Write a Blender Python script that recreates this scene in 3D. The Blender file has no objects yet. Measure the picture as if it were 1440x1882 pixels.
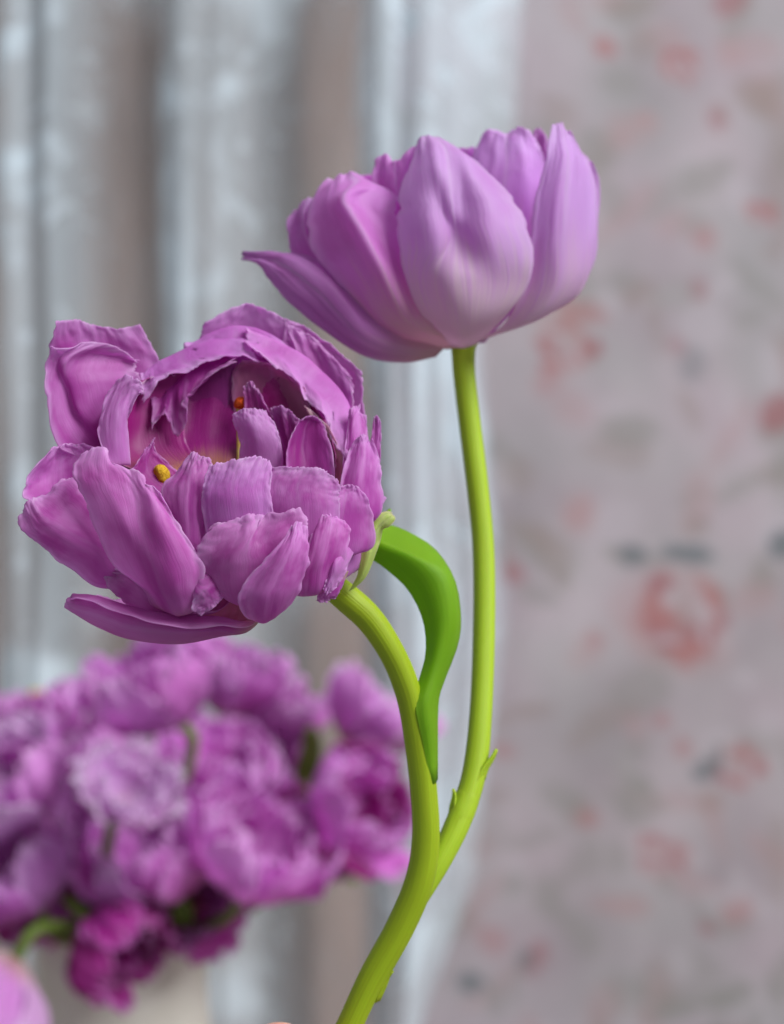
import bpy, math, random
import numpy as np
from mathutils import Vector, Matrix, noise

scene = bpy.context.scene
rad = math.radians

# ------------------------------------------------------------------ camera
F = 2880.0                       # focal length in photograph pixels (1440 x 1882)
CZ = 1.2
cam_d = bpy.data.cameras.new('camera')
cam = bpy.data.objects.new('camera', cam_d)
scene.collection.objects.link(cam)
cam.location = (0, 0, CZ)
cam.rotation_euler = (rad(90), 0, 0)
cam_d.sensor_fit = 'VERTICAL'
cam_d.sensor_height = 24.0
cam_d.lens = 24.0 * F / 1882.0
cam_d.clip_start = 0.01
cam_d.clip_end = 50
cam_d.dof.use_dof = True
cam_d.dof.focus_distance = 0.294
cam_d.dof.aperture_fstop = 7.2
scene.camera = cam

# ------------------------------------------------------------------ light
world = bpy.data.worlds.new('World')
scene.world = world
world.use_nodes = True
bg = world.node_tree.nodes['Background']
bg.inputs[0].default_value = (0.86, 0.93, 1.0, 1)
bg.inputs[1].default_value = 0.30

def area(name, loc, target, sx, sy, power, col):
    l = bpy.data.lights.new(name, 'AREA')
    l.shape = 'RECTANGLE'; l.size = sx; l.size_y = sy
    l.energy = power; l.color = col
    o = bpy.data.objects.new(name, l)
    scene.collection.objects.link(o)
    o.location = loc
    o.rotation_euler = (Vector(target) - Vector(loc)).to_track_quat('-Z', 'Y').to_euler()
    return o
area('window_light', (2.55, -1.05, 4.0), (0.0, 0.5, 1.15), 2.0, 2.4, 240, (0.96, 0.97, 1.0))

scene.view_settings.view_transform = 'Standard'
scene.view_settings.look = 'None'
scene.view_settings.exposure = 0.0
scene.view_settings.gamma = 1.0
scene.view_settings.use_curve_mapping = False
scene.cycles.use_denoising = True
scene.cycles.max_bounces = 12
scene.cycles.diffuse_bounces = 5
scene.cycles.transmission_bounces = 10
scene.cycles.transparent_max_bounces = 16
scene.cycles.use_adaptive_sampling = True
scene.cycles.adaptive_threshold = 0.02

# ------------------------------------------------------------------ helpers
col = scene.collection
S = 0.30 / F                     # metres per photograph pixel 0.30 m away

def at(px, py, Y):
    return Vector(((px - 720.0) / F * Y, Y, CZ - (py - 941.0) / F * Y))

def P(px, py, d):                # d: towards the viewer, in units of S, from a plane 0.30 m away
    return at(px, py, 0.30 - d * S)

WPOS = {}
def link(o, parent=None, label=None, cat=None, group=None, kind=None):
    col.objects.link(o)
    WPOS[o] = o.location.copy()
    if parent is not None:
        o.parent = parent
        o.matrix_parent_inverse = Matrix.Translation(-WPOS[parent])
    for k, v in (('label', label), ('category', cat), ('group', group), ('kind', kind)):
        if v:
            o[k] = v
    return o

def empty(name, loc, **k):
    o = bpy.data.objects.new(name, None)
    o.empty_display_size = 0.01
    o.location = loc
    return link(o, **k)

def mesh_obj(name, verts, faces, mat, uvs=None, smooth=True, **k):
    v = np.asarray(verts, dtype=float)
    c = v.mean(axis=0)
    me = bpy.data.meshes.new(name)
    me.from_pydata([tuple(p) for p in (v - c)], [], faces)
    if uvs is not None:
        lay = me.uv_layers.new(name='UVMap')
        vi = np.empty(len(me.loops), dtype=np.int32)
        me.loops.foreach_get('vertex_index', vi)
        lay.data.foreach_set('uv', np.asarray(uvs, dtype=np.float32)[vi].ravel())
    if smooth:
        me.polygons.foreach_set('use_smooth', [True] * len(me.polygons))
    me.materials.append(mat)
    me.update()
    o = bpy.data.objects.new(name, me)
    o.location = c
    return link(o, **k)

def catmull(pts, n):
    p = np.asarray(pts, dtype=float)
    m = len(p)
    t = np.linspace(0, m - 1, n)
    if m == 2:
        return p[0] + (p[1] - p[0]) * t[:, None]
    q = np.vstack([2 * p[0] - p[1], p, 2 * p[-1] - p[-2]])
    i = np.minimum(t.astype(int), m - 2)
    f = (t - i)[:, None]
    a, b, c, d = q[i], q[i + 1], q[i + 2], q[i + 3]
    return 0.5 * (2 * b + (c - a) * f + (2 * a - 5 * b + 4 * c - d) * f * f + (3 * b - a - 3 * c + d) * f ** 3)

def grid_faces(nu, nv):
    return [(j * nu + i, j * nu + i + 1, (j + 1) * nu + i + 1, (j + 1) * nu + i)
            for j in range(nv - 1) for i in range(nu - 1)]

def n1(x, seed):
    return noise.noise(Vector((x, seed * 7.31 + 0.37, seed * 1.7)))

class Patch:
    """smooth surface through rows of points, base row first"""
    def __init__(self, rows, N=72):
        cols = np.stack([catmull(r, N) for r in rows])          # rows x N x 3
        self.N = N
        self.g = np.stack([catmull(cols[:, i], N) for i in range(N)], axis=1)  # N(v) x N(u) x 3
    def sample(self, U, V):
        N = self.N
        x = np.clip(U, 0, 1) * (N - 1); y = np.clip(V, 0, 1) * (N - 1)
        i = np.minimum(x.astype(int), N - 2); j = np.minimum(y.astype(int), N - 2)
        fx = (x - i)[..., None]; fy = (y - j)[..., None]
        g = self.g
        return (g[j, i] * (1 - fx) + g[j, i + 1] * fx) * (1 - fy) + (g[j + 1, i] * (1 - fx) + g[j + 1, i + 1] * fx) * fy

def petal_from_rows(rows, mat, parent, seed, nu=60, nv=54, rag=0.05, srag=0.045, ruffle=3.0, fold=2.5,
                    thick=0.00016, name='petal', world_rows=False, label=None, scale=S, flat=0.0, wide=1.0, crinkle=0.0):
    if wide != 1.0:
        rows = [[(sum(q[0] for q in r) / len(r) + (p[0] - sum(q[0] for q in r) / len(r)) * wide, p[1], p[2]) for p in r] if 0 < k < len(rows) - 1 else r for k, r in enumerate(rows)]
    if flat:
        rows = [[(p[0], p[1], p[2] + flat * (r[0][2] + (r[-1][2] - r[0][2]) * i / (len(r) - 1) - p[2])) for i, p in enumerate(r)] for r in rows]
    if not world_rows:
        rows = [[tuple(P(*p)) for p in r] for r in rows]
    pa = Patch(rows)
    u = np.linspace(0, 1, nu); v = np.linspace(0, 1, nv)
    # ragged free edges, worked out in the petal's own coordinates
    rtip = np.array([max(0, 0.45 + n1(x * 5, seed)) * 0.6 + max(0, n1(x * 15, seed + 3)) * 1.3 + abs(n1(x * 33, seed + 5)) * 0.8 for x in u])
    rl = np.array([max(0, 0.35 + n1(y * 5, seed + 11)) * 0.6 + max(0, n1(y * 19, seed + 13)) * 0.9 + abs(n1(y * 43, seed + 14)) * 0.4 for y in v])
    rr = np.array([max(0, 0.35 + n1(y * 5, seed + 17)) * 0.6 + max(0, n1(y * 19, seed + 19)) * 0.9 + abs(n1(y * 43, seed + 21)) * 0.4 for y in v])
    U, V = np.meshgrid(u, v)
    wv = np.clip((V - 0.25) / 0.4, 0, 1)
    V2 = V * (1 - rag * rtip[None, :])
    left = srag * rl[:, None] * wv; right = srag * rr[:, None] * wv
    U2 = left + U * (1 - left - right)
    p = pa.sample(U2, V2)
    e = 0.012
    du = pa.sample(U2 + e, V2) - pa.sample(U2 - e, V2)
    dv = pa.sample(U2, V2 + e) - pa.sample(U2, V2 - e)
    nrm = np.cross(du, dv)
    nrm /= np.maximum(np.linalg.norm(nrm, axis=2, keepdims=True), 1e-12)
    edge = np.clip(np.maximum(np.abs(2 * U - 1), V) - 0.55, 0, 1) / 0.45
    ed = edge ** 2 * np.clip(V * 2.0, 0, 1)
    disp = np.zeros((nv, nu))
    for j in range(nv):
        for i in range(nu):
            a = noise.noise(Vector((u[i] * 7, v[j] * 4.5, seed * 3.1)))
            b = noise.noise(Vector((u[i] * 3.5, v[j] * 1.2, seed * 5.7 + 9)))
            c = noise.noise(Vector((u[i] * 15, v[j] * 2.0, seed * 2.3 + 4)))
            r_ = 0.5 - abs(noise.noise(Vector((u[i] * 4.2, v[j] * 0.9, seed * 4.3 + 2))))
            e_ = crinkle * ed[j, i] * noise.noise(Vector((u[i] * 17, v[j] * 13, seed * 2.7 + 5)))
            disp[j, i] = e_ + fold * 0.6 * r_ * min(1, v[j] * 2) * (0.4 + 0.6 * edge[j, i]) + ruffle * a * ed[j, i] + fold * b * min(1, v[j] * 2.5) + fold * 0.07 * c * min(1, v[j] * 2) + fold * 0.22 * noise.noise(Vector((u[i] * 8, v[j] * 6.5, seed * 1.9 + 7))) * min(1, v[j] * 2)
    p = p + nrm * (disp * 2.0 * scale)[..., None]
    uvs = np.stack([U, V], axis=2).reshape(-1, 2)
    o = mesh_obj(name, p.reshape(-1, 3), grid_faces(nu, nv), mat, uvs, parent=parent, label=label)
    m = o.modifiers.new('thickness', 'SOLIDIFY')
    m.thickness = thick; m.offset = 0
    return o

def tube(name, pts, mat, parent=None, nseg=20, n=60, cap=True, squash=None, **k):
    """pts: (world Vector, radius); round tapered stem with rounded ends"""
    arr = catmull([tuple(p) + (r,) for p, r in pts], n)
    c = arr[:, :3]; r = arr[:, 3]
    tan = np.gradient(c, axis=0); tan /= np.linalg.norm(tan, axis=1, keepdims=True)
    verts = []; faces = []; uvs = []
    ref = np.array((0.0, 1.0, 0.0))
    for i in range(n):
        t = tan[i]
        a = np.cross(t, ref); a /= np.linalg.norm(a)
        b = np.cross(a, t); ref = b
        for s in range(nseg):
            ang = 2 * math.pi * s / nseg
            rr = r[i] * (1 + 0.035 * noise.noise(Vector((math.cos(ang) * 1.3, math.sin(ang) * 1.3, i * 0.12))))
            verts.append(c[i] + rr * (math.cos(ang) * a + math.sin(ang) * b)); uvs.append((s / nseg, i / n))
    for i in range(n - 1):
        for s in range(nseg):
            faces.append((i * nseg + s, i * nseg + (s + 1) % nseg, (i + 1) * nseg + (s + 1) % nseg, (i + 1) * nseg + s))
    if cap:
        for i0, sg in ((0, -1), (n - 1, 1)):
            verts.append(c[i0] + sg * tan[i0] * r[i0] * 0.5); uvs.append((0, 0))
            k0 = len(verts) - 1
            for s in range(nseg):
                f = (i0 * nseg + s, i0 * nseg + (s + 1) % nseg, k0)
                faces.append(f if sg > 0 else f[::-1])
    return mesh_obj(name, verts, faces, mat, uvs, parent=parent, **k)

# ------------------------------------------------------------------ materials
class NT:
    def __init__(self, name):
        self.m = bpy.data.materials.new(name)
        self.m.use_nodes = True
        self.t = self.m.node_tree
        self.t.nodes.clear()
        self.out = self.t.nodes.new('ShaderNodeOutputMaterial')
    def n(self, typ, **k):
        nd = self.t.nodes.new(typ)
        for a, b in k.items():
            setattr(nd, a, b)
        return nd
    def put(self, sock, v):
        if isinstance(v, bpy.types.NodeSocket):
            self.t.links.new(v, sock)
        elif isinstance(v, (tuple, list)) and sock.type == 'RGBA' and len(v) == 3:
            sock.default_value = (*v, 1)
        else:
            sock.default_value = v
    def math(self, op, a, b=None, c=None, clamp=False):
        nd = self.n('ShaderNodeMath', operation=op); nd.use_clamp = clamp
        self.put(nd.inputs[0], a)
        if b is not None: self.put(nd.inputs[1], b)
        if c is not None: self.put(nd.inputs[2], c)
        return nd.outputs[0]
    def mix(self, f, a, b, blend='MIX'):
        nd = self.n('ShaderNodeMix', data_type='RGBA', blend_type=blend)
        self.put(nd.inputs[0], f); self.put(nd.inputs[6], a); self.put(nd.inputs[7], b)
        return nd.outputs[2]
    def rng(self, v, a, b, c, d, smooth=True):
        nd = self.n('ShaderNodeMapRange')
        nd.interpolation_type = 'SMOOTHSTEP' if smooth else 'LINEAR'
        for i, x in enumerate((v, a, b, c, d)): self.put(nd.inputs[i], x)
        return nd.outputs[0]
    def noise(self, vec, scale, detail=2, rough=0.5, w=None):
        nd = self.n('ShaderNodeTexNoise')
        if vec is not None: self.put(nd.inputs['Vector'], vec)
        nd.inputs['Scale'].default_value = scale
        nd.inputs['Detail'].default_value = detail
        nd.inputs['Roughness'].default_value = rough
        return nd.outputs[0]
    def xyz(self, x, y, z):
        nd = self.n('ShaderNodeCombineXYZ')
        for i, v in enumerate((x, y, z)): self.put(nd.inputs[i], v)
        return nd.outputs[0]

def petal_mat(name, main, deep, base, basev=(0.02, 0.4), transl=0.58, edge=0.3, edgecol=(0.74, 0.42, 0.76), rough=0.46, rib=0.25, streak=0.16, body=0.55, rim=0.6, tint=(1.0, 0.36, 0.90)):
    t = NT(name)
    uv = t.n('ShaderNodeUVMap').outputs[0]
    sp = t.n('ShaderNodeSeparateXYZ'); t.put(sp.inputs[0], uv)
    u, v = sp.outputs[0], sp.outputs[1]
    info = t.n('ShaderNodeObjectInfo').outputs['Random']
    rs = t.math('MULTIPLY', info, 37.0)
    # veins fan out from the base
    uc = t.math('SUBTRACT', u, 0.5)
    vein = t.noise(t.xyz(t.math('MULTIPLY', uc, 64.0), t.math('MULTIPLY', v, 3.2), rs), 1.0, 2, 0.5)
    fine = t.noise(t.xyz(t.math('MULTIPLY', uc, 120.0), t.math('MULTIPLY', v, 5.0), rs), 1.0, 2, 0.6)
    blot = t.noise(t.xyz(t.math('MULTIPLY', u, 3.0), t.math('MULTIPLY', v, 3.5), rs), 1.0, 3, 0.55)
    vv = t.math('ADD', v, t.math('MULTIPLY', t.math('SUBTRACT', vein, 0.5), streak))
    c = t.mix(t.rng(blot, 0.35, 0.68, 0.0, 0.75), main, deep)
    c = t.mix(t.rng(vein, 0.45, 0.78, 0.0, 0.20), c, deep)
    c = t.mix(t.rng(fine, 0.5, 0.8, 0.0, 0.14), c, edgecol)
    mid = t.rng(t.math('ABSOLUTE', uc), 0.0, 0.05, rib, 0.0)
    c = t.mix(mid, c, edgecol)
    ed = t.math('MAXIMUM', t.math('MULTIPLY', t.math('ABSOLUTE', uc), 2.0), v)
    c = t.mix(t.math('MULTIPLY', t.rng(ed, 0.25, 0.9, 1.0, 0.0), body), c, deep)
    edf = t.math('MULTIPLY', t.rng(ed, 0.80, 1.0, 0.0, 1.0), edge)
    c = t.mix(edf, c, edgecol)
    c = t.mix(t.math('MULTIPLY', t.math('MULTIPLY', t.rng(ed, 0.95, 1.0, 0.0, 1.0), rim), t.rng(t.noise(t.xyz(t.math('MULTIPLY', u, 7.0), t.math('MULTIPLY', v, 7.0), rs), 1.0, 2, 0.6), 0.42, 0.66, 0.05, 1.0)), c, (0.90, 0.74, 0.93))
    c = t.mix(t.rng(vv, basev[0], basev[1], 1.0, 0.0), c, base)
    hsv = t.n('ShaderNodeHueSaturation')
    t.put(hsv.inputs['Hue'], t.rng(info, 0, 1, 0.490, 0.506, False))
    t.put(hsv.inputs['Saturation'], 1.0)
    t.put(hsv.inputs['Value'], t.rng(t.math('FRACT', t.math('MULTIPLY', info, 7.7)), 0, 1, 0.88, 1.1, False))
    t.put(hsv.inputs['Color'], c)
    c = hsv.outputs[0]
    bump = t.n('ShaderNodeBump'); bump.inputs['Strength'].default_value = 0.16; bump.inputs['Distance'].default_value = 0.0006
    t.put(bump.inputs['Height'], t.math('ADD', vein, t.math('MULTIPLY', fine, 0.6)))
    pb = t.n('ShaderNodeBsdfPrincipled')
    t.put(pb.inputs['Base Color'], c)
    pb.inputs['Roughness'].default_value = rough
    pb.inputs['Specular IOR Level'].default_value = 0.35
    pb.inputs['Sheen Weight'].default_value = 0.08
    pb.inputs['Sheen Roughness'].default_value = 0.4
    pb.inputs['Sheen Tint'].default_value = (0.85, 0.75, 1.0, 1)
    t.put(pb.inputs['Normal'], bump.outputs[0])
    tr = t.n('ShaderNodeBsdfTranslucent')
    t.put(tr.inputs['Color'], t.mix(0.45, c, tint))
    t.put(tr.inputs['Normal'], bump.outputs[0])
    mx = t.n('ShaderNodeMixShader'); mx.inputs[0].default_value = transl
    t.put(mx.inputs[1], pb.outputs[0]); t.put(mx.inputs[2], tr.outputs[0])
    t.put(t.out.inputs[0], mx.outputs[0])
    return t.m

MAIN = (0.79, 0.38, 0.77); DEEP = (0.51, 0.045, 0.42); CREAM = (0.62, 0.52, 0.34)
M_front = petal_mat('petal_front', MAIN, DEEP, CREAM, (0.04, 0.26), edge=0.55, edgecol=(0.84, 0.58, 0.88), body=0.6)
M_back = petal_mat('petal_back', (0.78, 0.38, 0.80), (0.66, 0.19, 0.62), (0.6, 0.42, 0.35), (0.02, 0.2), edge=0.6, edgecol=(0.86, 0.58, 0.88))
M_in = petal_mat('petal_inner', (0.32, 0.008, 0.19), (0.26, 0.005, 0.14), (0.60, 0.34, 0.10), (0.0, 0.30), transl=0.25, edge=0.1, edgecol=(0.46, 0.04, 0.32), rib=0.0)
M_rose = petal_mat('petal_rose', (0.62, 0.24, 0.42), (0.5, 0.10, 0.34), (0.6, 0.35, 0.25), (0.0, 0.2), edge=0.3)
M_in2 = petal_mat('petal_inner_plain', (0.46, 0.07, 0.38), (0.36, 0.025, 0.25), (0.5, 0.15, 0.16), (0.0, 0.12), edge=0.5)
M_pale = petal_mat('petal_pale', (0.82, 0.46, 0.84), (0.72, 0.28, 0.70), (0.62, 0.25, 0.55), (0.0, 0.05), edge=0.5, edgecol=(0.82, 0.56, 0.86))
M_cream = petal_mat('petal_cream', (0.66, 0.50, 0.42), (0.6, 0.40, 0.36), (0.66, 0.56, 0.30), (0.1, 0.6), edge=0.2)
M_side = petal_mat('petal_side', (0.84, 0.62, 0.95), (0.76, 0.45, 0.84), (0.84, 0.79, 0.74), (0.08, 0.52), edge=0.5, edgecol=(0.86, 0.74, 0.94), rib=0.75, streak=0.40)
M_side_shade = petal_mat('petal_side_shade', (0.74, 0.40, 0.78), (0.62, 0.22, 0.60), (0.74, 0.62, 0.54), (0.05, 0.40), edge=0.4, edgecol=(0.80, 0.62, 0.86), rib=0.8, streak=0.40)  # darker copy for the left petals, shade of that side put into the colour
M_bract = petal_mat('petal_green', (0.62, 0.74, 0.22), (0.62, 0.66, 0.34), (0.68, 0.76, 0.24), (0.0, 0.5), edge=0.5, edgecol=(0.80, 0.58, 0.60), rib=0.0, body=0.2, tint=(0.75, 0.9, 0.3))
M_bq = petal_mat('petal_bouquet', (0.90, 0.46, 0.90), (0.78, 0.24, 0.74), (0.55, 0.32, 0.22), (0.02, 0.22), edge=0.65, edgecol=(0.88, 0.56, 0.90))
M_bql = petal_mat('petal_bouquet_light', (0.86, 0.52, 0.88), (0.78, 0.36, 0.78), (0.70, 0.5, 0.45), (0.02, 0.25), edge=0.6, edgecol=(0.94, 0.76, 0.95))
M_bqp = petal_mat('petal_bouquet_pale', (0.94, 0.74, 0.95), (0.90, 0.58, 0.90), (0.8, 0.65, 0.55), (0.02, 0.25), edge=0.4, edgecol=(0.95, 0.86, 0.97), tint=(1.0, 0.75, 0.98))
M_bqd = petal_mat('petal_bouquet_deep', (0.56, 0.06, 0.42), (0.42, 0.02, 0.27), (0.45, 0.2, 0.12), (0.02, 0.2), edge=0.3)

def green_mat(name, a, b, spec=0.35, rough=0.52, transl=0.0, freq=40.0):
    t = NT(name)
    uv = t.n('ShaderNodeUVMap').outputs[0]
    sp = t.n('ShaderNodeSeparateXYZ'); t.put(sp.inputs[0], uv)
    st = t.noise(t.xyz(t.math('MULTIPLY', sp.outputs[0], freq), t.math('MULTIPLY', sp.outputs[1], 2.5), 0.0), 1.0, 4, 0.65)
    bl = t.noise(t.xyz(t.math('MULTIPLY', sp.outputs[0], 2.0), t.math('MULTIPLY', sp.outputs[1], 7.0), 3.0), 1.0, 3, 0.5)
    c = t.mix(t.rng(st, 0.35, 0.7, 0, 0.8), a, b)
    c = t.mix(t.rng(bl, 0.4, 0.75, 0, 0.5), c, b)
    bump = t.n('ShaderNodeBump'); bump.inputs['Strength'].default_value = 0.35; bump.inputs['Distance'].default_value = 0.0005
    t.put(bump.inputs['Height'], st)
    pb = t.n('ShaderNodeBsdfPrincipled')
    t.put(pb.inputs['Base Color'], c); pb.inputs['Roughness'].default_value = rough
    pb.inputs['Specular IOR Level'].default_value = spec
    pb.inputs['Subsurface Weight'].default_value = 0.25
    pb.inputs['Subsurface Radius'].default_value = (0.6, 1.0, 0.1)
    pb.inputs['Subsurface Scale'].default_value = 0.002
    t.put(pb.inputs['Normal'], bump.outputs[0])
    if transl:
        tr = t.n('ShaderNodeBsdfTranslucent'); t.put(tr.inputs['Color'], (0.45, 0.80, 0.03))
        mx = t.n('ShaderNodeMixShader'); mx.inputs[0].default_value = transl
        t.put(mx.inputs[1], pb.outputs[0]); t.put(mx.inputs[2], tr.outputs[0])
        t.put(t.out.inputs[0], mx.outputs[0])
    else:
        t.put(t.out.inputs[0], pb.outputs[0])
    return t.m
M_stem = green_mat('stem_green', (0.33, 0.45, 0.008), (0.27, 0.35, 0.004))
M_stem2 = green_mat('stem_green_light', (0.40, 0.56, 0.024), (0.33, 0.46, 0.010))
M_leaf = green_mat('leaf_green', (0.27, 0.49, 0.014), (0.19, 0.38, 0.006), transl=0.42, freq=60.0)
M_bleaf = green_mat('bouquet_leaf_green', (0.20, 0.30, 0.06), (0.14, 0.20, 0.03), transl=0.15)

def plain(name, c1, c2, scale, rough=0.7, bump=0.3, dist=0.001, sss=0.0, spec=0.3, stretch=(1, 1, 1)):
    t = NT(name)
    tc = t.n('ShaderNodeTexCoord').outputs['Object']
    mp = t.n('ShaderNodeMapping'); t.put(mp.inputs[0], tc); mp.inputs['Scale'].default_value = stretch
    nz = t.noise(mp.outputs[0], scale, 4, 0.6)
    pb = t.n('ShaderNodeBsdfPrincipled')
    t.put(pb.inputs['Base Color'], t.mix(t.rng(nz, 0.3, 0.7, 0, 1), c1, c2))
    pb.inputs['Roughness'].default_value = rough; pb.inputs['Specular IOR Level'].default_value = spec
    if sss:
        pb.inputs['Subsurface Weight'].default_value = sss
        pb.inputs['Subsurface Radius'].default_value = (1.0, 0.4, 0.25); pb.inputs['Subsurface Scale'].default_value = 0.003
    b = t.n('ShaderNodeBump'); b.inputs['Strength'].default_value = bump; b.inputs['Distance'].default_value = dist
    t.put(b.inputs['Height'], nz); t.put(pb.inputs['Normal'], b.outputs[0])
    t.put(t.out.inputs[0], pb.outputs[0])
    return t.m
M_anther = plain('pollen_yellow', (0.72, 0.46, 0.03), (0.50, 0.28, 0.01), 1500, 0.85, 0.9, 0.0006)
M_anther2 = plain('pollen_orange', (0.75, 0.12, 0.01), (0.6, 0.07, 0.01), 1500, 0.85, 0.9, 0.0006)
M_recept = plain('receptacle', (0.55, 0.50, 0.14), (0.5, 0.36, 0.08), 300)
M_vase = plain('vase_cream', (0.86, 0.83, 0.73), (0.78, 0.74, 0.63), 40, 0.6, 0.5, 0.004)
M_table = plain('table_wood', (0.30, 0.20, 0.13), (0.22, 0.14, 0.09), 12, 0.5, 0.2, 0.001, stretch=(1, 8, 8))
M_skin = plain('skin', (0.72, 0.38, 0.27), (0.64, 0.30, 0.21), 220, 0.5, 0.25, 0.0004, sss=0.35)

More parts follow.
